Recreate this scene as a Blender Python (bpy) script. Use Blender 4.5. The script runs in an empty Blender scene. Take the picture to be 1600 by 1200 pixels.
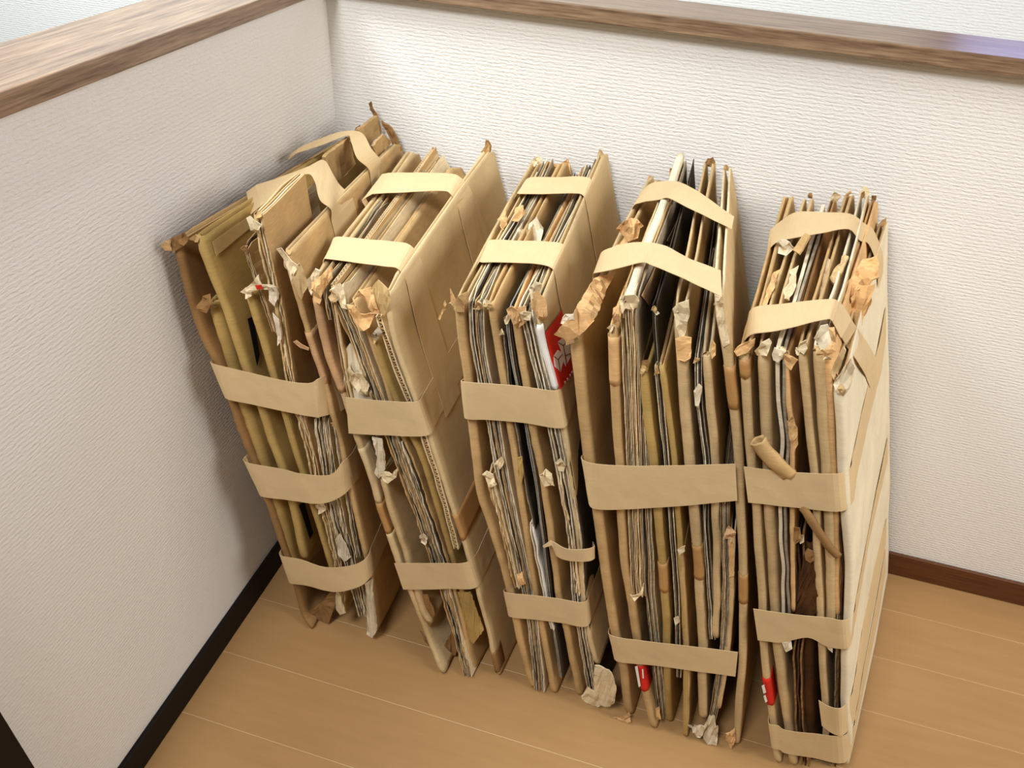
import bpy, bmesh, math, random
from mathutils import Vector, Matrix, noise
random.seed(7)
C = bpy.context.scene.collection
SC = bpy.context.scene

# ------------------------------------------------------------------ camera
FPX = 1226.06
RW = Matrix(((0.9593554308, 0.2763838009, 0.0570013327),
             (-0.2106887696, 0.5671045538, 0.7962428445),
             (0.1877429084, -0.7758894378, 0.6022857965)))      # world -> camera
CP = Vector((.6879, -1.3115, 1.2968))
cd = bpy.data.cameras.new('camera'); cam = bpy.data.objects.new('camera', cd); C.objects.link(cam)
cd.sensor_width = 36; cd.lens = FPX / 1600 * 36; cd.clip_start = .01
cam.matrix_world = Matrix.Translation(CP) @ RW.transposed().to_4x4()
SC.camera = cam

# ------------------------------------------------------------------ light
SC.view_settings.view_transform = 'Standard'; SC.view_settings.look = 'None'
SC.view_settings.gamma = 1; SC.view_settings.use_curve_mapping = False
SC.view_settings.exposure = 0.0
w = bpy.data.worlds.new('world'); SC.world = w; w.use_nodes = True
bg = w.node_tree.nodes['Background']; bg.inputs[0].default_value = (1, .86, .66, 1); bg.inputs[1].default_value = .17
def area(name, loc, target, size, power, col, size_y=None):
    l = bpy.data.lights.new(name, 'AREA'); l.energy = power; l.color = col; l.size = size
    if size_y: l.shape = 'RECTANGLE'; l.size_y = size_y
    o = bpy.data.objects.new(name, l); C.objects.link(o); o.location = loc
    o.rotation_euler = (Vector(target) - Vector(loc)).to_track_quat('-Z', 'Y').to_euler()
    return o
area('ceiling_lamp', (.15, -1.8, 2.35), (.7, -.2, .4), .5, 38, (.98, .99, 1))
area('right_fill_light', (2.7, -.8, 1.9), (.2, -.5, .6), 1.2, 40, (1, .965, .92))  # broad fill added from the right to brighten the left wall
area('stair_window', (-.75, -.6, 2.5), (-1.3, .2, .8), .9, 75, (.88, .955, 1))

# ------------------------------------------------------------------ pixel helpers (frame 1600 x 1200)
RT = RW.transposed()
def ray(u, v): return RT @ Vector((u - 800, 600 - v, -FPX))
def on(u, v, ax, val):
    d = ray(u, v); return CP + d * ((val - CP[ax]) / d[ax])
def onplane(u, v, y0, y1):                      # plane y = y0 + (y1-y0) z/.8
    k = (y1 - y0) / .8; d = ray(u, v)
    return CP + d * ((y0 + k * CP.z - CP.y) / (d.y - k * d.z))
def proj(p):
    q = RW @ (p - CP); return (800 - FPX * q.x / q.z, 600 + FPX * q.y / q.z)

# ------------------------------------------------------------------ materials
def lin(c): return tuple(((x / 255) / 12.92 if x / 255 <= .04045 else ((x / 255 + .055) / 1.055) ** 2.4) for x in c) + (1,)
def newmat(name):
    m = bpy.data.materials.new(name); m.use_nodes = True; nt = m.node_tree
    return m, nt, nt.nodes['Principled BSDF']
def N(nt, t, **k):
    n = nt.nodes.new(t)
    for a, b in k.items(): setattr(n, a, b)
    return n
def coords(nt, scale=(1, 1, 1), rot=(0, 0, 0)):
    tc = N(nt, 'ShaderNodeTexCoord'); mp = N(nt, 'ShaderNodeMapping')
    mp.inputs['Scale'].default_value = scale; mp.inputs['Rotation'].default_value = rot
    nt.links.new(tc.outputs['Object'], mp.inputs['Vector']); return mp.outputs[0]
def noi(nt, vec, scale, detail=3, rough=.5):
    n = N(nt, 'ShaderNodeTexNoise'); n.inputs['Scale'].default_value = scale
    n.inputs['Detail'].default_value = detail; n.inputs['Roughness'].default_value = rough
    nt.links.new(vec, n.inputs['Vector']); return n.outputs['Fac']
def ramp(nt, fac, stops):
    r = N(nt, 'ShaderNodeValToRGB'); e = r.color_ramp.elements
    while len(e) < len(stops): e.new(.5)
    for k, (p, c) in zip(e, stops): k.position = p; k.color = c
    nt.links.new(fac, r.inputs[0]); return r.outputs[0]
def bump(nt, h, b, strength, dist):
    n = N(nt, 'ShaderNodeBump'); n.inputs['Strength'].default_value = strength; n.inputs['Distance'].default_value = dist
    nt.links.new(h, n.inputs['Height']); nt.links.new(n.outputs[0], b.inputs['Normal'])
def mathn(nt, op, a, b=None):
    n = N(nt, 'ShaderNodeMath', operation=op)
    for i, x in enumerate((a, b)):
        if x is None: continue
        if isinstance(x, (int, float)): n.inputs[i].default_value = x
        else: nt.links.new(x, n.inputs[i])
    return n.outputs[0]
def card(name, c, var=.12, rough=.85, fib=True, spec=.2):
    m, nt, b = newmat(name); v = coords(nt)
    n1 = noi(nt, v, 9, 4, .6); v2 = coords(nt, (60, 60, 700), (.15, .1, 0)); n2 = noi(nt, v2, 1, 2)
    f = mathn(nt, 'ADD', mathn(nt, 'MULTIPLY', n1, .65), mathn(nt, 'MULTIPLY', n2, .35))
    c1 = lin([x * (1 - var) for x in c]); c2 = lin([min(255, x * (1 + var * .7)) for x in c])
    col = ramp(nt, f, [(.33, c1), (.67, c2)]); nt.links.new(col, b.inputs['Base Color'])
    b.inputs['Roughness'].default_value = rough; b.inputs['Specular IOR Level'].default_value = spec
    if fib: bump(nt, noi(nt, v, 130, 4, .6), b, .25, .001)
    return m
M = dict(
    kraft=card('kraft_board', (192, 158, 108)), tan=card('tan_board', (200, 172, 126)), olive=card('mustard_board', (178, 148, 88)),
    brown=card('brown_board', (146, 110, 68)), cover=card('pale_cover', (208, 183, 138), .07), cream=card('torn_cream_paper', (222, 202, 164), .16),
    white=card('white_board', (222, 208, 180), .12), grey=card('grey_board', (150, 136, 114), .25), blue=card('blue_grey_board', (140, 142, 136), .12),
    orange=card('torn_orange_liner', (216, 174, 120), .16), pink=card('pinkish_tape', (194, 154, 112), .14), lcover=card('whitish_cover', (226, 212, 182), .07),
    dark=card('wet_brown_board', (82, 52, 26), .25), black=card('black_print', (26, 24, 24), .2), dmetal=card('dark_sheet', (66, 56, 46), .3),
    band=card('kraft_paper_tape', (209, 182, 138), .035, fib=False), tape=card('brown_packing_tape', (178, 134, 80), .08, .5, spec=.5),
    clear=card('yellowed_tape', (206, 174, 120), .08, .4, spec=.5),
    red=card('red_print', (210, 44, 28), .05, .6), pw=card('white_print', (234, 230, 222), .03, .6), pline=card('maroon_print', (110, 30, 40), .05))

# ------------------------------------------------------------------ object helpers
def mesh(name, verts, faces, mats, parent=None, mi=None, smooth=False):
    me = bpy.data.meshes.new(name); me.from_pydata([tuple(v) for v in verts], [], faces)
    for m in (mats if isinstance(mats, (list, tuple)) else [mats]): me.materials.append(M[m] if isinstance(m, str) else m)
    if mi: me.polygons.foreach_set('material_index', mi)
    if smooth: me.polygons.foreach_set('use_smooth', [True] * len(me.polygons))
    o = bpy.data.objects.new(name, me); C.objects.link(o)
    bm = bmesh.new(); bm.from_mesh(me); bmesh.ops.recalc_face_normals(bm, faces=bm.faces); bm.to_mesh(me); bm.free()
    if parent: o.parent = parent
    return o
def box(name, a, b, m, bevel=0, kind='structure'):
    bm = bmesh.new(); bmesh.ops.create_cube(bm, size=1)
    for v in bm.verts: v.co = Vector([(a[i] + b[i]) / 2 + v.co[i] * (b[i] - a[i]) for i in range(3)])
    if bevel: bmesh.ops.bevel(bm, geom=bm.edges[:], offset=bevel, segments=3, affect='EDGES', profile=.5)
    me = bpy.data.meshes.new(name); bm.to_mesh(me); bm.free(); me.materials.append(m)
    o = bpy.data.objects.new(name, me); C.objects.link(o)
    if kind: o['kind'] = kind
    return o

# ------------------------------------------------------------------ setting
def wallpaper(name, axis, c=(232, 229, 224)):
    m, nt, b = newmat(name)
    sc = (1, 1, 1)
    v = coords(nt, (55, 55, 90))
    warp = noi(nt, v, 1.0, 3, .6)
    tc = N(nt, 'ShaderNodeTexCoord'); sep = N(nt, 'ShaderNodeSeparateXYZ'); nt.links.new(tc.outputs['Object'], sep.inputs[0])
    z = mathn(nt, 'ADD', sep.outputs[2], mathn(nt, 'MULTIPLY', warp, .006))
    rib = mathn(nt, 'SINE', mathn(nt, 'MULTIPLY', z, 2 * math.pi / .0062))
    v2 = coords(nt, (150, 150, 430)); brk = noi(nt, v2, 1, 3, .6)
    h = mathn(nt, 'ADD', mathn(nt, 'MULTIPLY', rib, .2), mathn(nt, 'MULTIPLY', brk, 2.0))
    b.inputs['Base Color'].default_value = lin(c); b.inputs['Roughness'].default_value = .8
    b.inputs['Specular IOR Level'].default_value = .15
    bump(nt, h, b, .68, .0015); return m
WP = wallpaper('ribbed_wallpaper', 0)
WF = wallpaper('far_wallpaper', 0, (228, 228, 224))
def wood(name, along, c1, c2, rough=.45):
    m, nt, b = newmat(name)
    s = [110, 110, 110]; s[along] = 6
    v = coords(nt, tuple(s)); a = noi(nt, v, 1, 6, .65)
    s2 = [420, 420, 420]; s2[along] = 20; a2 = noi(nt, coords(nt, tuple(s2)), 1, 3, .6)
    f = mathn(nt, 'ADD', mathn(nt, 'MULTIPLY', a, .6), mathn(nt, 'MULTIPLY', a2, .4))
    nt.links.new(ramp(nt, f, [(.36, lin(c1)), (.64, lin(c2))]), b.inputs['Base Color'])
    b.inputs['Roughness'].default_value = rough; b.inputs['Specular IOR Level'].default_value = .6
    bump(nt, f, b, .3, .001); return m
CAPX = wood('walnut_cap_grain_x', 0, (84, 60, 42), (158, 130, 102), .33)
CAPY = wood('walnut_cap_grain_y', 1, (84, 60, 42), (158, 130, 102), .33)
m, nt, b = newmat('brown_skirting'); v = coords(nt, (3, 3, 60)); f = noi(nt, v, 3, 4)
sc_ = noi(nt, coords(nt, (14, 14, 60)), 1, 3, .7)
mx = N(nt, 'ShaderNodeMix', data_type='RGBA')
nt.links.new(ramp(nt, sc_, [(.70, (0, 0, 0, 1)), (.74, (1, 1, 1, 1))]), mx.inputs['Factor'])
nt.links.new(ramp(nt, f, [(.3, lin((72, 36, 12))), (.7, lin((100, 56, 20)))]), mx.inputs['A']); mx.inputs['B'].default_value = lin((150, 108, 60))
nt.links.new(mx.outputs['Result'], b.inputs['Base Color']); b.inputs['Roughness'].default_value = .5
SKB = m
m, nt, b = newmat('shaded_skirting_dark_post'); b.inputs['Base Color'].default_value = lin((22, 13, 8)); b.inputs['Roughness'].default_value = .6; b.inputs['Specular IOR Level'].default_value = .2; SKD = m  # left skirting's shade put into the colour; also the dark post's own tone
bump(nt, noi(nt, coords(nt, (8, 8, 8)), 4, 4), b, .3, .001)
# floor
m, nt, b = newmat('plank_floor'); FL = m
tc = N(nt, 'ShaderNodeTexCoord'); sep = N(nt, 'ShaderNodeSeparateXYZ'); nt.links.new(tc.outputs['Object'], sep.inputs[0])
yy = mathn(nt, 'FRACT', mathn(nt, 'DIVIDE', mathn(nt, 'ADD', sep.outputs[1], .1099 + 1.26 * 3), .126))
dd = mathn(nt, 'MULTIPLY', mathn(nt, 'SUBTRACT', .5, mathn(nt, 'ABSOLUTE', mathn(nt, 'SUBTRACT', yy, .5))), .126)
g = ramp(nt, mathn(nt, 'DIVIDE', dd, .0015), [(.25, (0, 0, 0, 1)), (.7, (1, 1, 1, 1))])
f = noi(nt, coords(nt, (6, 60, 60)), 1, 5, .6); f2 = noi(nt, coords(nt), 2.2, 3)
ff = mathn(nt, 'ADD', mathn(nt, 'MULTIPLY', f, .55), mathn(nt, 'MULTIPLY', f2, .45))
mx = N(nt, 'ShaderNodeMix', data_type='RGBA'); nt.links.new(g, mx.inputs['Factor'])
mx.inputs['A'].default_value = lin((200, 166, 120))
nt.links.new(ramp(nt, ff, [(.35, lin((162, 125, 80))), (.65, lin((172, 134, 88)))]), mx.inputs['B'])
nt.links.new(mx.outputs['Result'], b.inputs['Base Color']); b.inputs['Roughness'].default_value = .42; b.inputs['Specular IOR Level'].default_value = .35
bump(nt, g, b, .5, .0012)
H0, H1, OV, CW, WT = 1.0184, 1.0422, .0249, .1243, .075
box('floor', (-WT, -2.6, -.04), (3.2, 0.0, 0), FL)
box('wall_left', (-WT, -1.06, 0), (0, WT, H0), WP)
box('wall_back', (0, 0, 0), (3.2, WT, H0), WP)
box('trim_1', (OV - CW, -1.08, H0), (OV, .0, H1), CAPY, .002)
box('trim_2', (OV - CW, -OV, H0 + .0002), (3.2, CW - OV, H1 + .0002), CAPX, .002)
box('trim_3', (-WT - .01, -1.15, 0), (.03, -.9855, H0 - .0005), SKD, .002)
bl = box('baseboard_left', (0.0002, -.985, 0.0002), (.008, -.008, .06), SKD, .0015)
bb = box('baseboard_back', (0.0002, -.008, 0.0002), (3.2, -.0002, .06), SKB, .0025)
box('wall_far_left', (-4.1, -3, -1.2), (-4, 1.6, 2.6), WF)
box('wall_far_back', (-4, .75, -1.2), (3.4, .85, 2.6), WF)

wm, nt, b = newmat('window_sky'); b.inputs['Base Color'].default_value = (.5, .55, .9, 1); b.inputs['Emission Color'].default_value = (.42, .48, 1, 1); b.inputs['Emission Strength'].default_value = 2.0
wf = box('window_1', (1.10, .70, 1.12), (2.10, .75, 1.16), SKB, .003)
for a_, b_ in (((1.10, .70, 1.96), (2.10, .75, 2.0)), ((1.10, .70, 1.161), (1.14, .75, 1.959)), ((2.06, .70, 1.161), (2.10, .75, 1.959))):
    fr_ = box('window_frame', a_, b_, SKB, .003, None); fr_.parent = wf
pn = box('pane', (1.141, .735, 1.161), (2.059, .749, 1.959), wm, 0, None); pn.parent = wf

# ------------------------------------------------------------------ sheets
class Bundle: pass
def smooth(P, n):
    for _ in range(n): P = [P[0]] + [(P[i - 1] + P[i] * 2 + P[i + 1]) / 4 for i in range(1, len(P) - 1)] + [P[-1]]
    return P
class Sheet:
    def __init__(s, B, trace, t, dy=0, yb=-.02, zb=None, sm=2, fr=1.0):
        s.B = B; s.t = t / 1000; s.h = s.t / 2; s.seed = random.uniform(0, 99)
        pts = []
        for (u, v) in trace:
            p = onplane(u, v, B.Y[0] + dy, B.Y[1] + dy)
            if p.z < .012: p = on(u, v, 2, .006)
            pts.append(p)
        if pts[-1].z < .05: pts[-1] = on(trace[-1][0], trace[-1][1], 2, .006)
        L = [0]
        for a, b_ in zip(pts, pts[1:]): L.append(L[-1] + (b_ - a).length)
        s.len = L[-1]; n = max(6, int(s.len / .014)); s.F = []
        k = 0
        for i in range(n + 1):
            x = L[-1] * i / n
            while k < len(L) - 2 and L[k + 1] < x: k += 1
            q = (x - L[k]) / max(1e-6, L[k + 1] - L[k]); s.F.append(pts[k].lerp(pts[k + 1], min(1, q)))
        s.F = smooth(s.F, sm)
        s.yb = yb; s.n = n; s.zb = 0 if zb is None else zb
    def finish(s):
        B = s.B; s.K = []
        dz = s.zb if s.zb else 0
        for i, p in enumerate(s.F):
            q = i / s.n
            xl, xr = B.fx(0, p.z), B.fx(1, p.z); fr = (p.x - xl) / (xr - xl)
            x = B.bx(0, p.z) * (1 - fr) + B.bx(1, p.z) * fr
            d = (s.yb - p.y) / (-.02 - p.y); x = p.x + (x - p.x) * d
            z = p.z + dz * (1 - q) ** 2
            s.K.append(Vector((x, s.yb, max(.006, z))))
        s.D = s.K[0].y - s.F[0].y; s.Nn = []
        for i in range(s.n + 1):
            a, b_ = s.F[max(0, i - 2)], s.F[min(s.n, i + 2)]
            nn = (b_ - a).cross(s.K[i] - s.F[i]).normalized()
            if nn.x < 0: nn = -nn
            s.Nn.append(nn)
    def at(s, L, q):
        x = min(max(q, 0), 1) * s.n; i = min(int(x), s.n - 1); return L[i].lerp(L[i + 1], x - i)
    def P(s, q, d, o=0):                         # q down the edge, d = 0 front .. 1 back, o = offset from the middle
        f = s.at(s.F, q); k = s.at(s.K, q); n = s.at(s.Nn, q)
        wv = noise.noise(Vector((q * 3 + s.seed, d * 2, s.seed))) * .006 * min(1, d * 3) + noise.noise(Vector((q * 9 + s.seed, d * 6, 5))) * .0015
        p = f.lerp(k, d) + n * (o + wv)
        if q < 0: p.z += -q * s.len
        if p.z < .003: p.z = .003
        if p.y > -.004: p.y = -.004
        if p.x < .004 + max(0, .006 if p.z < .065 else 0): p.x = .004 + (.006 if p.z < .065 else 0)
        return p
    def inv(s, u, v, side=1):
        best = None; lo = (0, 1, 0, 1)
        for it in range(4):
            a, b_, c, d = lo; bst = (1e9, 0, 0)
            for i in range(13):
                for j in range(13):
                    q = a + (b_ - a) * i / 12; e = c + (d - c) * j / 12
                    x, y = proj(s.P(q, e, side * s.h)); dist = (x - u) ** 2 + (y - v) ** 2
                    if dist < bst[0]: bst = (dist, q, e)
            r = (b_ - a) / 8, (d - c) / 8
            lo = (max(0, bst[1] - r[0]), min(1, bst[1] + r[0]), max(0, bst[2] - r[1]), min(1, bst[2] + r[1]))
        return bst[1], bst[2]
def ply_geo(s, V, Fc, MI, mi, oc, tau, jag=.0015, S=None, off=0, top=0, bot=1, topjag=.004, wave=None, D=1):
    """one board layer with thickness and ragged edges"""
    S = S or int(s.len / .006); st = [0, .006, .05, .25, .6, D]; base = len(V); sd = random.uniform(0, 99)
    if wave == 'top': st = [i * .0012 / s.D for i in range(int(min(.5, s.D) * D / .0012))]; S = 8
    nst = len(st)
    for i in range(S + 1):
        q = top + (bot - top) * i / S
        z = q * s.len * 75
        j = (noise.noise(Vector((z, sd, 1))) * 1.3 + noise.noise(Vector((z * .22, sd, 3))) * 2.2) * jag + off + abs(noise.noise(Vector((z * .5, 9, sd)))) * jag
        cz = max(0, 1 - i / max(1, S) * s.len / .02) * .004          # crushed front corner
        for k, dd_ in enumerate(st):
            x = min(D, max(-.01, dd_ + (j + cz) / s.D)) if k < nst - 1 else dd_
            if wave == 'top': x = dd_
            o = oc + noise.noise(Vector((q * 7, x * 3, sd))) * tau * .6
            if wave == 'front': o += math.sin(q * s.len / .0085 * 2 * math.pi) * s.h * .62
            if wave == 'top': o += math.sin(dd_ * s.D / .0085 * 2 * math.pi) * s.h * .62
            tj = topjag * (.5 * noise.noise(Vector((x * 38, sd, 7))) + .7 * abs(noise.noise(Vector((x * 9, sd, 2))))) * max(0, 1 - i) / s.len
            for sg in (-1, 1): V.append(s.P(q + tj if tj > -1 else q, x, o + sg * tau / 2))
    def id(i, k, g): return base + (i * nst + k) * 2 + g
    for i in range(S):
        for k in range(nst - 1):
            for g_ in (0, 1): Fc.append((id(i, k, g_), id(i + 1, k, g_), id(i + 1, k + 1, g_), id(i, k + 1, g_))); MI.append(mi)
        Fc.append((id(i, 0, 0), id(i, 0, 1), id(i + 1, 0, 1), id(i + 1, 0, 0))); MI.append(mi)
        Fc.append((id(i, nst - 1, 0), id(i, nst - 1, 1), id(i + 1, nst - 1, 1), id(i + 1, nst - 1, 0))); MI.append(mi)
    for k in range(nst - 1):
        for i in (0, S): Fc.append((id(i, k, 0), id(i, k + 1, 0), id(i, k + 1, 1), id(i, k, 1))); MI.append(mi)
def build_plies(s, name, mats, n, jag=.0016, D=None, tj=.022):
    jag *= .7
    V, Fc, MI = [], [], []
    for k in range(n):
        oc = -s.h + s.t * (k + .5) / n
        ply_geo(s, V, Fc, MI, k % len(mats), oc, s.t / n * random.uniform(.45, .72), jag, off=random.uniform(0, .004), topjag=tj, D=D or random.uniform(.7, .995))
    return mesh(name, V, Fc, mats, s.B.root, MI)
def build_flute(s, name, mats, wave):
    V, Fc, MI = [], [], []
    for sg in (-1, 1): ply_geo(s, V, Fc, MI, 0, sg * s.h * .8, s.t * .18, .0006, topjag=.002)
    ply_geo(s, V, Fc, MI, 1 % len(mats), 0, .0006, .0002, wave=wave, S=int(s.len / .0085 * 8), topjag=0)
    return mesh(name, V, Fc, mats, s.B.root, MI)
def build_fold(s, name, mats, wall=.0028, corner=.012, ragged=.002):
    """box board folded over: rounded front edge, two open layers at the top"""
    V, Fc, MI = [], [], []; h = s.h; wl = min(wall, h * .55); S = int(s.len / .009); sd = s.seed
    def sec(hh, ins):
        r = hh; pts = [(x, -hh) for x in (1, .975, .94, .6, .3, .1)] + [(None, -hh, ins + r)]
        for a in (-60, -30, 0, 30, 60): pts.append((None, hh * math.sin(math.radians(a)), ins + r * (1 - math.cos(math.radians(a)))))
        pts += [(None, hh, ins + r)] + [(x, hh) for x in (.1, .3, .6, .94, .975, 1)]; return pts
    O, I = sec(h, 0), sec(h - wl, wl * .9); n = len(O)
    for i in range(S + 1):
        q = i / S; z = q * s.len
        dent = noise.noise(Vector((z * 60, sd, 0))) * ragged * .6 + noise.noise(Vector((z * 14, sd, 4))) * ragged
        cz = max(0, 1 - z / corner) ** 2 * corner * .35 + max(0, 1 - (s.len - z) / .02) ** 2 * .004
        sq = 1 - .25 * max(0, 1 - z / .02) 
        for pp, tag_ in ((O, 0), (I, 1)):
            for p in pp:
                if p[0] is not None: d, o = p[0], p[1]
                else: d, o = (p[2] + dent + cz) / s.D, p[1] * sq
                qq = q
                if i <= 1: qq = q + (.005 * noise.noise(Vector((d * 30, sd, tag_ + (2 if o > 0 else 0)))) * (i == 0) + max(0, d - .93) / .07 * .014 * (1 - .5 * i)) / s.len
                V.append(s.P(qq, d, o))
    def id(i, k, g): return (i * 2 + g) * n + k % n
    for i in range(S):
        for k in range(n - 1):
            for g_ in (0, 1): Fc.append((id(i, k, g_), id(i + 1, k, g_), id(i + 1, k + 1, g_), id(i, k + 1, g_))); MI.append(0 if g_ == 0 else len(mats) - 1)
        for k in (0, n - 1): Fc.append((id(i, k, 0), id(i + 1, k, 0), id(i + 1, k, 1), id(i, k, 1))); MI.append(0)
    for i in (0, S):
        for k in range(n - 1): Fc.append((id(i, k, 0), id(i, k + 1, 0), id(i, k + 1, 1), id(i, k, 1))); MI.append(len(mats) - 1)
    return mesh(name, V, Fc, mats, s.B.root, MI, True)
def flapmesh(name, pts, mat, parent, th=.0012, cr=.004, cuts=3, jag=.0015):
    """torn or crumpled scrap with its own thickness; pts = 3D outline"""
    sd = random.uniform(0, 99); out = []
    for a, b_ in zip(pts, pts[1:] + pts[:1]):
        m_ = max(1, int((b_ - a).length / .006))
        for i in range(m_):
            p = a.lerp(b_, i / m_)
            if i: p = p + Vector([noise.noise(p * 200 + Vector((sd + 7 * j, 0, 0))) * jag for j in range(3)])
            out.append(p)
    nrm = Vector()
    for i in range(len(out)):
        nrm += (out[i] - out[0]).cross(out[(i + 1) % len(out)] - out[0])
    nrm = nrm.normalized() if nrm.length else Vector((0, -1, 0))
    bm = bmesh.new(); vs = [bm.verts.new(p) for p in out]; bm.faces.new(vs)
    bmesh.ops.triangulate(bm, faces=bm.faces[:]); edge = set(vs)
    bmesh.ops.subdivide_edges(bm, edges=[e for e in bm.edges if not e.is_boundary and e.calc_length() > .006], cuts=2, use_grid_fill=True)
    bmesh.ops.triangulate(bm, faces=bm.faces[:])
    for v in bm.verts:
        k = .35 if v in edge else 1
        v.co += nrm * (noise.noise(v.co * 70 + Vector((sd, 0, 0))) * 1.2 + abs(noise.noise(v.co * 160 + Vector((0, sd, 0)))) * .8) * cr * k
    top = bm.faces[:]; bd = [e for e in bm.edges if e.is_boundary]
    mp = {v: bm.verts.new(v.co + nrm * th) for v in list(bm.verts)}
    for f in top: bm.faces.new([mp[v] for v in reversed(f.verts)])
    for e in bd: bm.faces.new((e.verts[0], e.verts[1], mp[e.verts[1]], mp[e.verts[0]]))
    bmesh.ops.recalc_face_normals(bm, faces=bm.faces)
    me = bpy.data.meshes.new(name); bm.to_mesh(me); bm.free(); me.materials.append(M[mat])
    o = bpy.data.objects.new(name, me); C.objects.link(o); o.parent = parent; return o
def facepatch(name, s, px, mat, parent, side=1, lift=.0016, n=8, m_=6, th=.0005, sd=False):
    """tape or print lying on the face of a sheet; px = 4 picture corners, or (q,d) pairs when sd"""
    c = [p if sd else s.inv(p[0], p[1], side) for p in px]
    V, Fc = [], []
    for i in range(n + 1):
        for j in range(m_ + 1):
            a, b_ = i / n, j / m_
            q = (c[0][0] * (1 - b_) + c[1][0] * b_) * (1 - a) + (c[3][0] * (1 - b_) + c[2][0] * b_) * a
            d = (c[0][1] * (1 - b_) + c[1][1] * b_) * (1 - a) + (c[3][1] * (1 - b_) + c[2][1] * b_) * a
            for o in (0, th): V.append(s.P(q, d, side * (s.h + lift + o)))
    def id(i, j, k): return (i * (m_ + 1) + j) * 2 + k
    for i in range(n):
        for j in range(m_):
            for k in (0, 1): Fc.append((id(i, j, k), id(i + 1, j, k), id(i + 1, j + 1, k), id(i, j + 1, k)))
    for i in range(n):
        for j in (0, m_): Fc.append((id(i, j, 0), id(i + 1, j, 0), id(i + 1, j, 1), id(i, j, 1)))
    for j in range(m_):
        for i in (0, n): Fc.append((id(i, j, 0), id(i, j + 1, 0), id(i, j + 1, 1), id(i, j, 1)))
    return mesh(name, V, Fc, mat, parent)
def ribbon(name, prs, mat, parent, th=.0007, seg=5):
    """a band through (upper, lower) 3D point pairs"""
    def cr(a, b_, c, d, t): return .5 * (2 * b_ + (c - a) * t + (2 * a - 5 * b_ + 4 * c - d) * t * t + (3 * b_ - a - 3 * c + d) * t ** 3)
    Q = []; n = len(prs)
    for i in range(n - 1):
        for k in range(seg):
            t = k / seg; g_ = [prs[max(0, i - 1)], prs[i], prs[i + 1], prs[min(n - 1, i + 2)]]
            L0 = (g_[2][0] - g_[1][0]).length
            if (g_[1][0] - g_[0][0]).length * 5 < L0 or (g_[3][0] - g_[2][0]).length * 5 < L0 or L0 < .012: Q.append((g_[1][0].lerp(g_[2][0], t), g_[1][1].lerp(g_[2][1], t)))
            else: Q.append((cr(*[x[0] for x in g_], t), cr(*[x[1] for x in g_], t)))
    Q.append(prs[-1]); V, Fc = [], []; W = 4
    for i, (a, b_) in enumerate(Q):
        tn = Q[min(i + 1, len(Q) - 1)][0] - Q[max(i - 1, 0)][0]; nn = tn.cross(b_ - a)
        nn = nn.normalized() if nn.length > 1e-9 else Vector((0, -1, 0))
        for j in range(W + 1):
            p = a.lerp(b_, j / W); p = p + nn * noise.noise(p * 45) * .0006
            V += [p + nn * th / 2, p - nn * th / 2]
    def id(i, j, k): return (i * (W + 1) + j) * 2 + k
    for i in range(len(Q) - 1):
        for j in range(W):
            for k in (0, 1): Fc.append((id(i, j, k), id(i + 1, j, k), id(i + 1, j + 1, k), id(i, j + 1, k)))
        for j in (0, W): Fc.append((id(i, j, 0), id(i + 1, j, 0), id(i + 1, j, 1), id(i, j, 1)))
    for i in (0, len(Q) - 1):
        for j in range(W): Fc.append((id(i, j, 0), id(i, j + 1, 0), id(i, j + 1, 1), id(i, j, 1)))
    return mesh(name, V, Fc, mat, parent)

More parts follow.
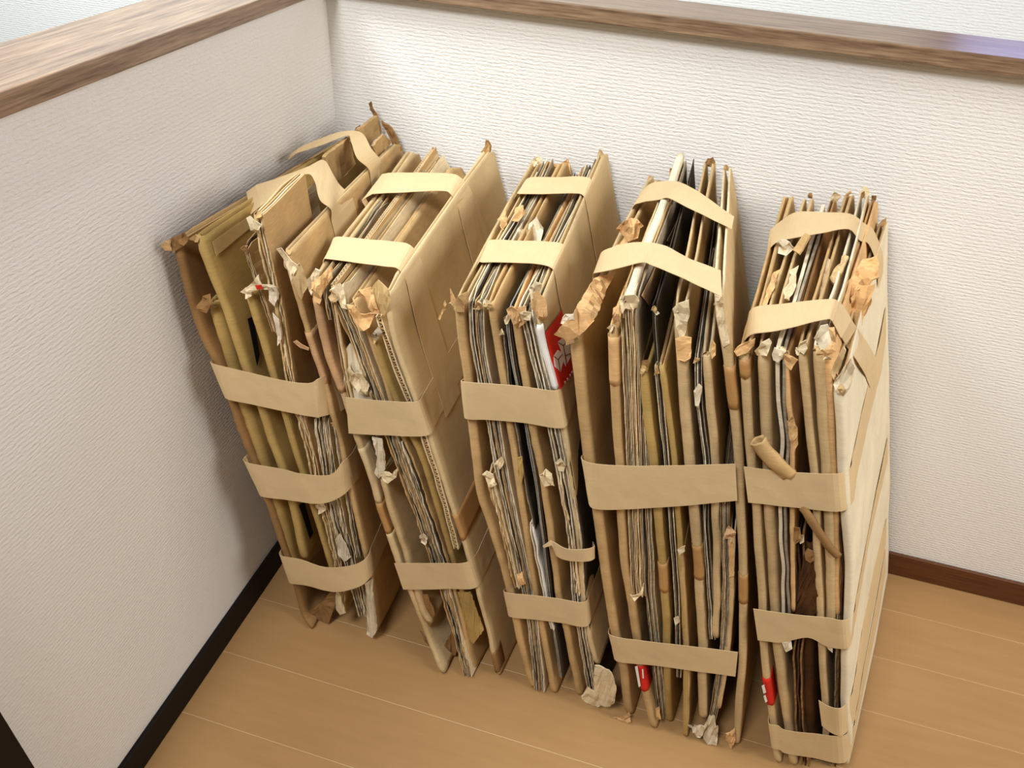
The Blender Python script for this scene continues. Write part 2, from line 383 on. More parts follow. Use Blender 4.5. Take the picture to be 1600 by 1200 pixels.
def make_bundle(label, Y, sheets, backtop, backbot, bands=(), tops=()):
    """sheets: (kind, mats, thickness mm, trace, opts); the first is the left cover, the last the right cover.
    backtop/backbot: x of the rear edges of the two covers at z = .8 and 0"""
    B = Bundle(); B.Y = Y; B.bx = lambda i, z: backbot[i] + (backtop[i] - backbot[i]) * z / .8
    B.S = []
    for kd, mats, t, tr, op in sheets:
        B.S.append(Sheet(B, tr, t, **{k: v for k, v in op.items() if k in ('dy', 'yb', 'zb', 'sm')}))
    def fx(i, z):
        F = B.S[-1 if i else 0].F
        if z >= F[0].z: return F[0].x + (F[2].x - F[0].x) * (z - F[0].z) / (F[2].z - F[0].z)
        for a, b_ in zip(F, F[1:]):
            if a.z >= z >= b_.z: return a.x + (b_.x - a.x) * (a.z - z) / max(1e-6, a.z - b_.z)
        return F[-1].x
    B.fx = fx
    B.root = bpy.data.objects.new('cardboard_bundle', None); C.objects.link(B.root)
    B.root['label'] = label; B.root['category'] = 'cardboard bundle'; B.root['group'] = 'taped bundles of flattened cardboard boxes'
    for s in B.S: s.finish()
    org = Vector(((B.fx(0, 0) + B.fx(1, 0)) / 2, -.27, 0)); B.org = org
    B.O = []
    for i, ((kd, mats, t, tr, op), s) in enumerate(zip(sheets, B.S)):
        s.ply = kd == 'ply'
        name = 'cover_board' if i in (0, len(sheets) - 1) else 'flattened_box'
        mats = mats.split()
        if kd == 'fold': o = build_fold(s, name, mats, op.get('wall', .0028), op.get('corner', .012), op.get('rag', .002))
        elif kd == 'ply': o = build_plies(s, name, mats, op.get('n', 4), op.get('jag', .0016), op.get('D'), op.get('tj', .022))
        else: o = build_flute(s, name, mats, kd)
        B.O.append(o)
    Lc, Rc = B.S[0], B.S[-1]
    def sofz(s, z):
        for i, p in enumerate(s.F):
            if p.z <= z: return i / s.n
        return 1
    for bd in bands:                              # front bands
        pr_ = []; lift = bd.get('lift', .007)
        P_ = bd['p']
        for i, (u1, v1, u2, v2) in enumerate(P_):
            e = 0 if i in (0, len(P_) - 1) else 1
            lf = lift + bd.get('bow', 0) * math.sin(math.pi * i / (len(P_) - 1))
            pr_.append((onplane(u1, v1, Y[0] - lf, Y[1] - lf), onplane(u2, v2, Y[0] - lf, Y[1] - lf)))
        if bd.get('R', 1):
            a, b_ = pr_[-1]; qa, qb = sofz(Rc, a.z), sofz(Rc, b_.z); dm = bd.get('R', 1)
            for d in (.04, .09, .16, .3, .5, .7, .9):
                if d <= dm: pr_.append((Rc.P(qa, d, Rc.h + .0009), Rc.P(qb, d, Rc.h + .0009)))
        if bd.get('L', 1):
            a, b_ = pr_[0]; qa, qb = sofz(Lc, a.z), sofz(Lc, b_.z)
            for d in (.04, .09, .16, .3): pr_.insert(0, (Lc.P(qa, d, -Lc.h - .0015), Lc.P(qb, d, -Lc.h - .0015)))
        ribbon('paper_band', pr_, 'band', B.root)
    for bd in tops:
        pr_ = []; P_ = bd['p']; n = len(P_) - 1
        zl = lambda s, y: s.F[0].z + (s.K[0].z - s.F[0].z) * max(0, min(1, (y - s.F[0].y) / s.D))
        for i, (u1, v1, u2, v2) in enumerate(P_):
            e = i / n; out = []
            for (u, v) in ((u1, v1), (u2, v2)):
                z = .8
                for _ in range(4 if 'z' not in bd else 0):
                    y = on(u, v, 2, z).y; z = zl(Lc, y) * (1 - e) + zl(Rc, y) * e + .005 + bd.get('lift', 0) * math.sin(math.pi * e)
                if 'z' in bd: z = bd['z'][i]
                p = on(u, v, 2, z); out.append(p)
            pr_.append(tuple(out))
        dn = bd.get('down', .6); a, b_ = pr_[-1]
        da, db = (a.y - Rc.F[0].y) / Rc.D, (b_.y - Rc.F[0].y) / Rc.D; da = min(.95, da); db = max(.0, db)
        if bd.get('R', 1):
            for q in (.02, .06, .15, .3, .45, .6, .8):
                if q <= dn: pr_.append((Rc.P(q, da, Rc.h + .0014), Rc.P(q, db, Rc.h + .0014)))
        a, b_ = pr_[0]; da, db = min(.95, (a.y - Lc.F[0].y) / Lc.D), max(0, (b_.y - Lc.F[0].y) / Lc.D)
        if bd.get('L', 1):
            for q in (.02, .06, .15, .3): pr_.insert(0, (Lc.P(q, da, -Lc.h - .0022), Lc.P(q, db, -Lc.h - .0022)))
        ribbon('paper_band', pr_, 'band', B.root)
    return B
def scrap(B, px, mat, i=None, lift=.006, cr=.004, name='torn_flap', lifts=None, top=None):
    P_ = [(on(u, v, 2, top) if top else onplane(u, v, B.Y[0] - (lifts[k] if lifts else lift), B.Y[1] - (lifts[k] if lifts else lift))) for k, (u, v) in enumerate(px)]
    for p in P_: p.z = max(p.z, .004)
    return flapmesh(name, P_, mat, B.O[i] if i is not None else B.root, cr=cr)

# ================================================================== bundle 1 (against the left wall)
B1 = make_bundle('cardboard bundle leaning against the left wall, bands loose and twisted at its top', (-.51, -.53), [
    ('fold', 'brown kraft', 13, [(272, 378), (298, 482), (315, 530), (340, 570), (356, 620), (384, 697), (414, 775), (443, 862), (459, 910), (474, 965), (486, 984)], dict(zb=-.02, corner=.02, rag=.003)),
    ('fold', 'olive', 20, [(330, 474), (352, 550), (372, 620), (400, 697), (425, 775), (447, 850), (460, 905), (475, 950)], dict(dy=.008, rag=.003)),
    ('fold', 'olive', 14, [(307, 372), (345, 470), (380, 570), (403, 632), (420, 685), (440, 735), (458, 800), (473, 876)], dict(zb=-.02, corner=.02)),
    ('ply', 'kraft cream dmetal', 8, [(380, 383), (397, 432), (412, 470), (428, 520)], dict(n=4, dy=.01, yb=-.3)),
    ('fold', 'olive kraft', 12, [(385, 458), (405, 520), (424, 585), (443, 647), (463, 715), (486, 787), (505, 850), (522, 900), (535, 960)], dict()),
    ('ply', 'tan kraft cream kraft', 15, [(400, 338), (412, 390), (428, 447), (438, 500), (450, 583), (466, 650), (484, 700), (496, 760), (510, 815), (528, 880), (533, 940)], dict(n=4, yb=-.39, jag=.0035, D=.995, tj=.006)),
    ('fold', 'kraft', 9, [(462, 430), (474, 500), (488, 580), (500, 650), (512, 720)], dict(dy=.13, yb=-.1, zb=.03)),
    ('ply', 'white cream dmetal cream grey white kraft', 24, [(500, 655), (508, 700), (516, 760), (530, 820), (546, 880), (558, 930), (568, 965)], dict(n=11, jag=.003, yb=-.15)),
    ('ply', 'cream grey', 8, [(522, 660), (530, 700), (540, 760), (550, 820), (560, 872)], dict(n=4, jag=.003, yb=-.15)),
    ('ply', 'brown kraft', 8, [(468, 395), (490, 480), (505, 570)], dict(n=3, dy=.06, yb=-.08)),
    ('fold', 'kraft tan', 9, [(443, 396), (456, 430), (468, 480), (486, 540), (504, 590), (520, 650), (538, 725), (552, 790), (566, 850), (578, 907), (584, 990)], dict(zb=-.03, corner=.03, rag=.003)),
], (.045, .135), (.10, .26), bands=[
    dict(p=[(330, 567, 352, 622), (385, 581, 395, 632), (440, 594, 450, 644), (480, 599, 494, 652), (497, 592, 500, 651)], lift=.012, R=.3),
    dict(p=[(382, 721, 407, 775), (442, 733, 450, 781), (470, 740, 492, 787), (515, 742, 518, 783), (535, 722, 540, 770)], lift=.012, bow=.01, R=.3),
    dict(p=[(437, 867, 452, 910), (470, 874, 480, 915), (507, 886, 522, 925), (547, 884, 560, 917), (572, 872, 577, 904)], lift=.012, bow=.016, R=.5)],
    tops=[dict(p=[(385, 300, 392, 335), (400, 290, 408, 322), (440, 276, 446, 290), (478, 262, 480, 272), (505, 250, 492, 284), (520, 272, 500, 312), (531, 289, 517, 327)], lift=.03, down=.06, L=0),
          dict(p=[(455, 240, 450, 250), (467, 231, 462, 240), (500, 217, 505, 226), (537, 205, 542, 212), (565, 208, 548, 220), (580, 232, 558, 247), (595, 251, 576, 264)], lift=.04, down=.06, L=0)])
# ================================================================== bundle 2
B2 = make_bundle('cardboard bundle with broad smooth pale right cover, second from the left wall', (-.51, -.53), [
    ('fold', 'tan', 11, [(488, 445), (500, 505), (513, 560), (541, 632), (553, 678), (580, 745), (594, 800), (622, 880), (638, 921), (670, 1003), (690, 1055)], dict(corner=.02)),
    ('ply', 'grey kraft', 9, [(503, 446), (514, 500)], dict(n=3, yb=-.15, jag=.003)),
    ('top', 'kraft cream', 7, [(518, 447), (526, 505), (537, 570), (548, 622)], dict(zb=.0)),
    ('ply', 'white kraft', 5, [(556, 545), (572, 600), (590, 690), (603, 745)], dict(n=2, dy=.02, yb=-.3)),
    ('fold', 'tan kraft', 10, [(596, 745), (606, 790), (630, 860), (646, 915), (658, 960), (671, 976)], dict()),
    ('ply', 'kraft cream dmetal tan grey', 18, [(523, 456), (541, 500), (560, 545), (585, 612), (612, 690), (640, 765), (665, 835), (688, 905), (708, 970), (730, 1058)], dict(n=7, jag=.003)),
    ('fold', 'kraft', 7, [(550, 470), (575, 520), (605, 610), (634, 700), (665, 785), (693, 870), (714, 940), (738, 1050)], dict(dy=.006)),
    ('ply', 'grey cream dmetal kraft', 12, [(625, 690), (650, 750), (670, 810), (688, 860), (706, 920)], dict(n=4, jag=.003, yb=-.2)),
    ('fold', 'olive', 10, [(583, 530), (603, 590), (622, 640), (655, 705), (680, 785), (702, 860), (722, 930), (736, 1000)], dict(dy=.006, zb=-.02)),
    ('front', 'cream kraft', 9, [(590, 497), (608, 545), (637, 622), (662, 682), (680, 740), (698, 800), (713, 858)], dict(yb=-.12)),
    ('fold', 'cover', 8, [(600, 462), (618, 540), (648, 625), (668, 677), (690, 745), (710, 805), (733, 880), (745, 920), (762, 985), (777, 1056)], dict(zb=.02, corner=.03, wall=.003)),
], (.154, .297), (.445, .56), bands=[
    dict(p=[(540, 621, 545, 677), (570, 624, 580, 679), (597, 626, 605, 680), (648, 628, 665, 681)], L=0, R=.9),
    dict(p=[(616, 880, 630, 921), (650, 880, 660, 921), (690, 880, 700, 920), (728, 879, 741, 919)], L=0, R=.3)],
    tops=[dict(p=[(572, 305, 566, 312), (597, 272, 582, 303), (607, 270, 597, 302), (660, 270, 645, 300), (700, 271, 690, 298), (718, 276, 704, 303)], down=.35),
          dict(p=[(520, 383, 505, 407), (527, 370, 515, 405), (580, 375, 560, 411), (620, 378, 600, 416), (642, 384, 622, 420)], down=.35)])
# ================================================================== bundle 3
B3 = make_bundle('middle cardboard bundle, red printed patch with white cubes on its right cover', (-.51, -.53), [
    ('fold', 'kraft tan', 14, [(716, 474), (721, 540), (730, 597), (735, 652), (749, 777), (768, 830), (784, 880), (795, 925), (803, 963), (813, 1010), (831, 1076)], dict(corner=.015)),
    ('ply', 'cream grey white dmetal kraft grey', 21, [(741, 472), (744, 530), (757, 597), (769, 655), (781, 730), (797, 800), (812, 870), (824, 925), (832, 980), (842, 1080)], dict(n=9, jag=.002)),
    ('ply', 'kraft cream', 9, [(762, 742), (778, 800), (795, 870), (808, 920)], dict(n=4, jag=.004, yb=-.3, dy=-.004)),
    ('fold', 'kraft', 11, [(766, 475), (776, 540), (788, 597), (793, 657), (806, 730), (816, 800), (835, 928), (843, 968), (864, 1084)], dict()),
    ('ply', 'grey dmetal', 4, [(786, 512), (795, 590), (806, 662), (822, 760), (835, 830)], dict(n=2, yb=-.2)),
    ('ply', 'blue grey dmetal', 8, [(793, 495), (800, 560), (808, 600), (822, 665), (838, 755), (850, 850), (858, 925), (866, 985), (877, 1060)], dict(n=3, jag=.0008)),
    ('ply', 'white pw', 8, [(828, 818), (838, 870), (850, 930), (862, 985)], dict(n=2, jag=.0005, yb=-.3, dy=-.003)),
    ('fold', 'kraft orange', 11, [(804, 490), (812, 550), (820, 600), (829, 660), (848, 755), (860, 840), (871, 934), (882, 977), (903, 1088)], dict()),
    ('ply', 'white grey cream dmetal white grey', 25, [(824, 482), (836, 530), (843, 565), (854, 610), (868, 667), (888, 777), (900, 850), (903, 930), (910, 980), (928, 1088)], dict(n=10, jag=.002)),
    ('ply', 'cream kraft', 8, [(872, 740), (882, 800), (895, 870), (903, 930)], dict(n=3, jag=.004, yb=-.3, dy=-.004)),
    ('fold', 'cover tan', 9, [(838, 480), (848, 540), (867, 610), (879, 667), (892, 750), (904, 843), (911, 940), (915, 978), (932, 1041)], dict(zb=.02, corner=.03, wall=.003)),
], (.391, .508), (.63, .77), bands=[
    dict(p=[(721, 596, 727, 654), (760, 599, 765, 656), (810, 603, 820, 661), (866, 610, 877, 669)], R=.3),
    dict(p=[(788, 925, 796, 963), (830, 930, 836, 968), (870, 935, 876, 973), (912, 941, 915, 979)], R=.3)],
    tops=[dict(p=[(815, 296, 808, 303), (827, 278, 812, 303), (870, 277, 855, 303), (905, 276, 895, 302), (923, 280, 912, 306)], down=.5),
          dict(p=[(760, 385, 748, 411), (768, 375, 755, 410), (810, 376, 790, 410), (850, 377, 835, 412), (880, 382, 862, 419)], down=.5)])
# ================================================================== bundle 4
B4 = make_bundle('cardboard bundle whose top bands rise to a peak, second from the right', (-.51, -.53), [
    ('fold', 'kraft tan', 16, [(896, 525), (903, 595), (917, 716), (930, 789), (951, 944), (960, 993), (970, 1033), (982, 1118)], dict(corner=.02, zb=.02, wall=.004)),
    ('fold', 'kraft orange', 13, [(957, 514), (960, 617), (967, 723), (968, 791), (974, 880), (987, 953), (994, 1010), (1002, 1060), (1020, 1140)], dict()),
    ('ply', 'cream kraft grey tan cream kraft', 22, [(981, 472), (986, 595), (991, 723), (991, 793), (994, 860), (998, 932)], dict(n=9, jag=.002, zb=-.0)),
    ('ply', 'grey cream dmetal kraft white', 17, [(1004, 640), (1008, 793), (1012, 870), (1016, 940), (1022, 1000), (1028, 1060), (1034, 1124)], dict(n=7, jag=.002, dy=.004)),
    ('fold', 'olive', 13, [(1003, 574), (1010, 640), (1020, 723), (1025, 793), (1034, 878), (1040, 955), (1041, 1040), (1044, 1130)], dict()),
    ('ply', 'dmetal grey', 7, [(1022, 480), (1026, 560), (1031, 650), (1037, 723), (1042, 791), (1052, 870), (1056, 953), (1055, 1020)], dict(n=3, jag=.001, dy=.015)),
    ('ply', 'cream grey dmetal', 8, [(1026, 578), (1034, 650), (1042, 723), (1047, 791), (1053, 870), (1058, 953), (1059, 1000), (1060, 1060)], dict(n=4, jag=.002)),
    ('fold', 'olive kraft', 8, [(1034, 572), (1044, 650), (1054, 723), (1057, 791), (1062, 849), (1067, 953), (1071, 1008), (1070, 1153)], dict(corner=.006)),
    ('fold', 'kraft olive', 8, [(1063, 860), (1069, 953), (1073, 1050), (1070, 1153)], dict(yb=-.3)),
    ('fold', 'tan', 15, [(1062, 487), (1065, 563), (1070, 640), (1077, 723), (1083, 791), (1090, 870), (1094, 953), (1098, 1010), (1096, 1053), (1098, 1126)], dict(corner=.015)),
    ('ply', 'grey white dmetal', 9, [(1092, 560), (1090, 606), (1096, 660), (1105, 723), (1102, 793), (1106, 870), (1110, 950), (1113, 1000)], dict(n=4, jag=.0025, yb=-.1)),
    ('fold', 'tan cream', 11, [(1103, 560), (1110, 640), (1118, 723), (1117, 793), (1120, 870), (1119, 953), (1117, 1000)], dict(corner=.01)),
    ('ply', 'grey kraft cream grey', 13, [(1133, 785), (1133, 836), (1134, 880), (1134, 953), (1131, 1014), (1124, 1057), (1116, 1110), (1106, 1150)], dict(n=6, jag=.0025)),
    ('fold', 'tan', 8, [(1145, 836), (1143, 880), (1142, 953), (1137, 1014), (1131, 1057), (1122, 1110)], dict(yb=-.2)),
    ('fold', 'tan cream', 12, [(1122, 470), (1136, 545), (1147, 640), (1155, 723), (1156, 785), (1161, 870), (1161, 953), (1161, 1000), (1158, 1055), (1149, 1165)], dict(zb=-.03, corner=.03)),
], (.591, .73), (.80, 1.0), bands=[
    dict(p=[(909, 717, 920, 787), (932, 725, 934, 796), (990, 728, 990, 795), (1070, 727, 1070, 790), (1149, 725, 1152, 782)], lift=.01, R=0),
    dict(p=[(955, 993, 964, 1033), (1020, 1003, 1025, 1040), (1090, 1011, 1090, 1049), (1153, 1019, 1149, 1057)], R=0)],
    tops=[dict(p=[(1004, 300, 990, 322), (1017, 287, 1005, 316), (1040, 283, 1030, 312), (1062, 285, 1046, 310), (1090, 299, 1080, 327), (1120, 320, 1110, 341), (1147, 339, 1143, 358)], lift=.03, down=.1, R=0),
          dict(p=[(938, 402, 926, 430), (945, 391, 940, 425), (977, 381, 972, 418), (1010, 379, 1003, 410), (1041, 385, 1020, 415), (1081, 406, 1070, 436), (1126, 423, 1128, 464)], lift=.03, down=.1, R=0)])
# ================================================================== bundle 5
B5 = make_bundle('cardboard bundle with whitish right cover and orange torn flap, nearest the right', (-.51, -.53), [
    ('fold', 'tan kraft', 11, [(1161, 548), (1165, 627), (1173, 729), (1179, 787), (1186, 879), (1190, 953), (1190, 998), (1197, 1064), (1206, 1130), (1215, 1194)], dict(corner=.015)),
    ('fold', 'tan', 14, [(1191, 549), (1194, 627), (1198, 700), (1200, 792), (1205, 879), (1210, 953), (1213, 1007), (1220, 1072), (1231, 1140), (1238, 1198)], dict(dy=.004)),
    ('ply', 'white grey', 14, [(1218, 548), (1220, 627), (1226, 702), (1222, 794), (1226, 900), (1229, 970), (1228, 1005)], dict(n=2, jag=.001)),
    ('fold', 'orange brown', 6, [(1227, 555), (1231, 627), (1238, 691), (1236, 800), (1238, 870), (1239, 960)], dict(corner=.006, rag=.003)),
    ('ply', 'brown dark brown', 16, [(1247, 836), (1249, 900), (1250, 960), (1247, 1020), (1246, 1080), (1250, 1140), (1258, 1198)], dict(n=3, dy=.01, jag=.003)),
    ('fold', 'dark', 16, [(1262, 850), (1264, 900), (1264, 960), (1262, 1020), (1262, 1080), (1264, 1140), (1268, 1190)], dict(dy=.02, corner=.006)),
    ('fold', 'tan kraft', 10, [(1251, 545), (1260, 627), (1271, 736), (1275, 800), (1277, 880), (1281, 960), (1282, 1002), (1288, 1094), (1290, 1150), (1286, 1190)], dict()),
    ('fold', 'tan white', 13, [(1277, 545), (1283, 627), (1290, 738), (1293, 800), (1297, 880), (1298, 966), (1297, 1000)], dict()),
    ('fold', 'orange', 8, [(1290, 555), (1297, 649), (1301, 738), (1305, 800), (1306, 880), (1307, 966)], dict(dy=.003, corner=.006, rag=.003)),
    ('ply', 'dark grey brown', 9, [(1307, 800), (1312, 880), (1310, 966), (1308, 1015), (1306, 1104), (1304, 1160), (1302, 1198)], dict(n=4, dy=.006, jag=.003)),
    ('fold', 'lcover tan', 12, [(1308, 598), (1312, 636), (1315, 740), (1319, 800), (1327, 887), (1325, 962), (1320, 1015), (1318, 1104), (1324, 1149), (1320, 1196)], dict(corner=.03, wall=.004)),
], (.817, .963), (1.10, 1.228), bands=[
    dict(p=[(1162, 729, 1169, 785), (1213, 736, 1215, 790), (1260, 739, 1262, 795), (1309, 740, 1314, 799)], L=0, R=.9),
    dict(p=[(1177, 951, 1184, 1000), (1215, 957, 1218, 1004), (1250, 961, 1262, 996), (1290, 965, 1292, 1010), (1320, 969, 1324, 1013)], L=0, R=.9),
    dict(p=[(1201, 1130, 1206, 1168), (1216, 1134, 1219, 1172), (1228, 1141, 1228, 1177), (1270, 1146, 1270, 1184), (1315, 1150, 1319, 1192)], lift=.008, R=.9),
    dict(p=[(1279, 1094, 1284, 1134), (1292, 1102, 1296, 1143), (1314, 1106, 1316, 1149)], lift=.013, L=0, R=.9)],
    tops=[dict(p=[(1203, 361, 1200, 392), (1225, 342, 1215, 378), (1247, 331, 1240, 372), (1290, 332, 1285, 364), (1328, 334, 1326, 358), (1350, 349, 1343, 376), (1364, 359, 1358, 382)], z=[.80, .82, .84, .845, .84, .825, .81], down=.1),
          dict(p=[(1175, 482, 1172, 524), (1220, 475, 1215, 517), (1290, 468, 1284, 500), (1311, 472, 1300, 502), (1330, 500, 1314, 528)], z=[.815, .835, .85, .845, .82], R=0)])
R5 = B5.S[10]
def f5(u, v):
    q, d = R5.inv(u, v); return R5.P(q, d, R5.h + .003)
ribbon('paper_band', [(on(1311, 470, 2, .846), on(1300, 501, 2, .846)), (on(1322, 484, 2, .83), on(1308, 515, 2, .83)), (on(1336, 508, 2, .80), on(1320, 536, 2, .79)), (f5(1354, 540), f5(1336, 566)), (f5(1368, 566), f5(1350, 590)), (f5(1370, 590), f5(1356, 606))], 'band', B5.root)

# ================================================================== tapes, prints, torn scraps, loose strips
def qof(s, v, side=0):
    """place down the front edge of a sheet where the photograph's row v crosses it"""
    return min(range(201), key=lambda i: abs(proj(s.at(s.F, i / 200))[1] - v)) / 200
def edgetape(B, i, v0, v1, mat, wl=.03, wr=.05, name='packing_tape', lift=.0012, skew=0):
    """tape or print wrapped round the folded front edge of a box"""
    s = B.S[i]; h = s.h + lift * .5; q0, q1 = qof(s, v0), qof(s, v1); n = max(3, int((q1 - q0) * s.len / .008)); V, Fc = [], []
    sec = [(wl / s.D, -h), (wl / s.D * .4, -h), (h / s.D, -h)] + [(((s.h + .001) * (1 - math.cos(math.radians(a))) - .0004) / s.D, h * math.sin(math.radians(a))) for a in (-60, -30, 0, 30, 60)] + [(h / s.D, h), (wr / s.D * .4, h), (wr / s.D * .7, h), (wr / s.D, h)]
    for k in range(n + 1):
        q = q0 + (q1 - q0) * k / n; z = q * s.len; dn = (noise.noise(Vector((z * 60, s.seed, 0))) * .0012 + noise.noise(Vector((z * 14, s.seed, 4))) * .002 - .0006) / s.D
        for j, (d, o) in enumerate(sec):
            V.append(s.P(q + skew * d + noise.noise(Vector((j * .7, q0 * 50, k // n))) * .003 * (k in (0, n)), d + (dn if d < .03 else 0), o))
    m_ = len(sec)
    for k in range(n):
        for j in range(m_ - 1): Fc.append((k * m_ + j, k * m_ + j + 1, (k + 1) * m_ + j + 1, (k + 1) * m_ + j))
    o = mesh(name, V, Fc, mat, B.O[i], smooth=True)
    md = o.modifiers.new('thickness', 'SOLIDIFY'); md.thickness = .0004; md.offset = 0
    return o
def topcap(B, i, d0, d1, mat, name='folded_edge', w=.5):
    s = B.S[i]; V, Fc = [], []; n = 24; h = s.h * w; arc = [(-h, -.02), (-h, .002), (-h * .6, .004), (0, .005), (h * .6, .004), (h, .002), (h, -.03)]
    for k in range(n + 1):
        d = d0 + (d1 - d0) * k / n
        for o, z in arc:
            p = s.P(max(0, -z / s.len), d, o); p.z += max(0, z) + noise.noise(Vector((k * .5, o * 100, 3))) * .001; V.append(p)
    m_ = len(arc)
    for k in range(n):
        for j in range(m_ - 1): Fc.append((k * m_ + j, k * m_ + j + 1, (k + 1) * m_ + j + 1, (k + 1) * m_ + j))
    o = mesh(name, V, Fc, mat, B.O[i], smooth=True); md = o.modifiers.new('thickness', 'SOLIDIFY'); md.thickness = .0012
    return o
def P3(B, p):
    """('t', u, v, z) on a level, ('w', u, v, y) on a wall-parallel plane, ('x', u, v, x) on a side plane, (u, v[, lift]) on the bundle front"""
    if p[0] == 't': q = on(p[1], p[2], 2, p[3])
    elif p[0] == 'w': q = on(p[1], p[2], 1, p[3])
    elif p[0] == 'x': q = on(p[1], p[2], 0, p[3])
    else:
        l = p[2] if len(p) > 2 else .006; q = onplane(p[0], p[1], B.Y[0] - l, B.Y[1] - l)
    q.z = max(q.z, .003); q.y = min(q.y, -.003); q.x = max(q.x, .004); return q
def sc(B, i, mat, px, cr=.004, th=.0012, name='torn_flap', jag=.0015, l=None):
    if l is not None: px = [(p[0], p[1], l) if p[0] not in ('t', 'w', 'x') and len(p) == 2 else p for p in px]
    return flapmesh(name, [P3(B, p) for p in px], mat, B.O[i] if i is not None else B.root, th, cr, jag=jag)
def tube(B, px, r, mat, name='rolled_cardboard_strip', flat=.8, i=None):
    pts = smooth([P3(B, p) for p in px], 0); V, Fc = [], []; n = 12; path = []
    for a, b_ in zip(pts, pts[1:]):
        for k in range(8): path.append(a.lerp(b_, k / 8))
    path.append(pts[-1]); path = smooth(path, 2)
    for k, p in enumerate(path):
        t = (path[min(k + 1, len(path) - 1)] - path[max(k - 1, 0)]).normalized(); u = t.cross(Vector((0, 1, 0))).normalized(); v = t.cross(u)
        for j in range(n):
            a = 2 * math.pi * j / n * .93; rr = r * (1 + .28 * noise.noise(Vector((j * .9, k * .12, r * 900))))
            V.append(p + u * math.cos(a) * rr + v * math.sin(a) * rr * flat)
    for k in range(len(path) - 1):
        for j in range(n - 1): Fc.append((k * n + j, k * n + j + 1, (k + 1) * n + j + 1, (k + 1) * n + j))
    o = mesh(name, V, Fc, mat, B.O[i] if i is not None else B.root, smooth=True)
    md = o.modifiers.new('thickness', 'SOLIDIFY'); md.thickness = .0015; return o

# small torn corners at the top of nearly every box
rnd = random.Random(3)
for B in (B1, B2, B3, B4, B5):
    for i, s in enumerate(B.S):
        if s.F[0].z < .25: continue
        big = s.F[0].z > .7
        for k in range(rnd.choice((1, 1, 2)) if big else rnd.choice((0, 1))):
            c = s.P(.004, rnd.uniform(-.008, .02), rnd.uniform(-.6, .6) * s.h); r = rnd.uniform(.45, .8) * min(.011, max(.006, s.t * .7))
            c = c + Vector((0, -.001, rnd.uniform(-.004, .004))); pts = []
            m_ = rnd.randint(5, 7); a0 = rnd.uniform(0, 6)
            for j in range(m_):
                a = a0 + j * 6.283 / m_; rr = r * rnd.uniform(.5, 1.25)
                pts.append(c + Vector((math.cos(a) * rr, rnd.uniform(-.004, .006), math.sin(a) * rr * 1.1)))
            flapmesh('torn_flap', pts, rnd.choice(['cream', 'tan', 'kraft', 'kraft', 'tan', 'cream', 'brown']), B.O[i], cr=.006, jag=.002)
        if big and B.O[i].data.materials[0].name != 'x' and not s.ply:                                   # ragged rear corner at the wall
            for k in range(rnd.choice((0, 1, 1, 2))):
                c = s.P(.0, rnd.uniform(.93, .99), rnd.uniform(-.5, .5) * s.h); r = rnd.uniform(.005, .010); pts = []
                for j in range(6):
                    a = j * 1.047 + rnd.uniform(0, .5); rr = r * rnd.uniform(.5, 1.3)
                    p = c + Vector((math.cos(a) * rr * .8, rnd.uniform(-.004, .0), math.sin(a) * rr * 1.2)); p.y = min(p.y, -.004); p.x = max(p.x, .004); pts.append(p)
                flapmesh('torn_flap', pts, rnd.choice(['brown', 'kraft', 'tan', 'cream']), B.O[i], cr=.004, jag=.002)

# bundle 1
sc(B1, 0, 'orange', [(250, 386), (256, 377), (264, 376), (268, 392), (258, 392)])
sc(B1, 0, 'brown', [(262, 376), (290, 362), (296, 372), (286, 385), (268, 396)], cr=.008)
sc(B1, 1, 'brown', [(306, 482), (316, 463), (326, 461), (331, 474), (322, 490), (312, 486)], cr=.008)
sc(B1, 4, 'cream', [(374, 457), (392, 444), (402, 430), (410, 444), (428, 447), (424, 453), (398, 454), (380, 460)], l=.003)
sc(B1, 4, 'red', [(396, 448), (408, 445), (410, 452), (400, 454)], l=.006)
sc(B1, 5, 'cream', [(383, 342), (389, 338), (393, 350), (402, 352), (400, 345), (408, 352), (404, 366), (392, 360)], cr=.006)
sc(B1, 5, 'white', [(417, 447), (430, 448), (433, 462), (428, 480), (420, 470)], cr=.006)
sc(B1, 5, 'white', [(425, 490), (436, 500), (440, 530), (434, 540), (430, 515)], cr=.005)
sc(B1, 10, 'cream', [(430, 391), (438, 389), (446, 402), (462, 418), (468, 408), (455, 440), (447, 428), (440, 410)], cr=.007)
sc(B1, 10, 'pink', [(458, 534), (463, 532), (470, 538), (482, 545), (481, 549), (468, 544), (461, 538)], cr=.002)
sc(B1, 10, 'white', [(571, 910), (581, 906), (584, 945), (589, 985), (582, 997), (573, 991), (574, 950)], l=.004)
sc(B1, 10, 'tan', [(452, 428), (466, 412), (474, 424), (480, 446), (470, 470), (460, 450)], l=.0025)
sc(B1, 0, 'brown', [(474, 972), (486, 988), (500, 990), (514, 976), (528, 932), (520, 918), (496, 950)], l=-.01, cr=.003)
sc(B1, 4, 'cream', [(524, 925), (531, 930), (536, 945), (540, 958), (530, 962), (524, 950)])
sc(B1, 7, 'cream', [(492, 790), (503, 785), (507, 800), (498, 803)], cr=.006)
sc(B1, 7, 'white', [(522, 845), (530, 835), (540, 850), (548, 872), (536, 880), (528, 868)], cr=.006)
xw = on(590, 182, 1, -.03).x
sc(B1, 6, 'kraft', [('x', 560, 203, xw), ('x', 575, 192, xw), ('x', 590, 181, xw), ('x', 597, 207, xw), ('x', 578, 228, xw), ('x', 566, 226, xw)], cr=.002, th=.006, name='box_flap')
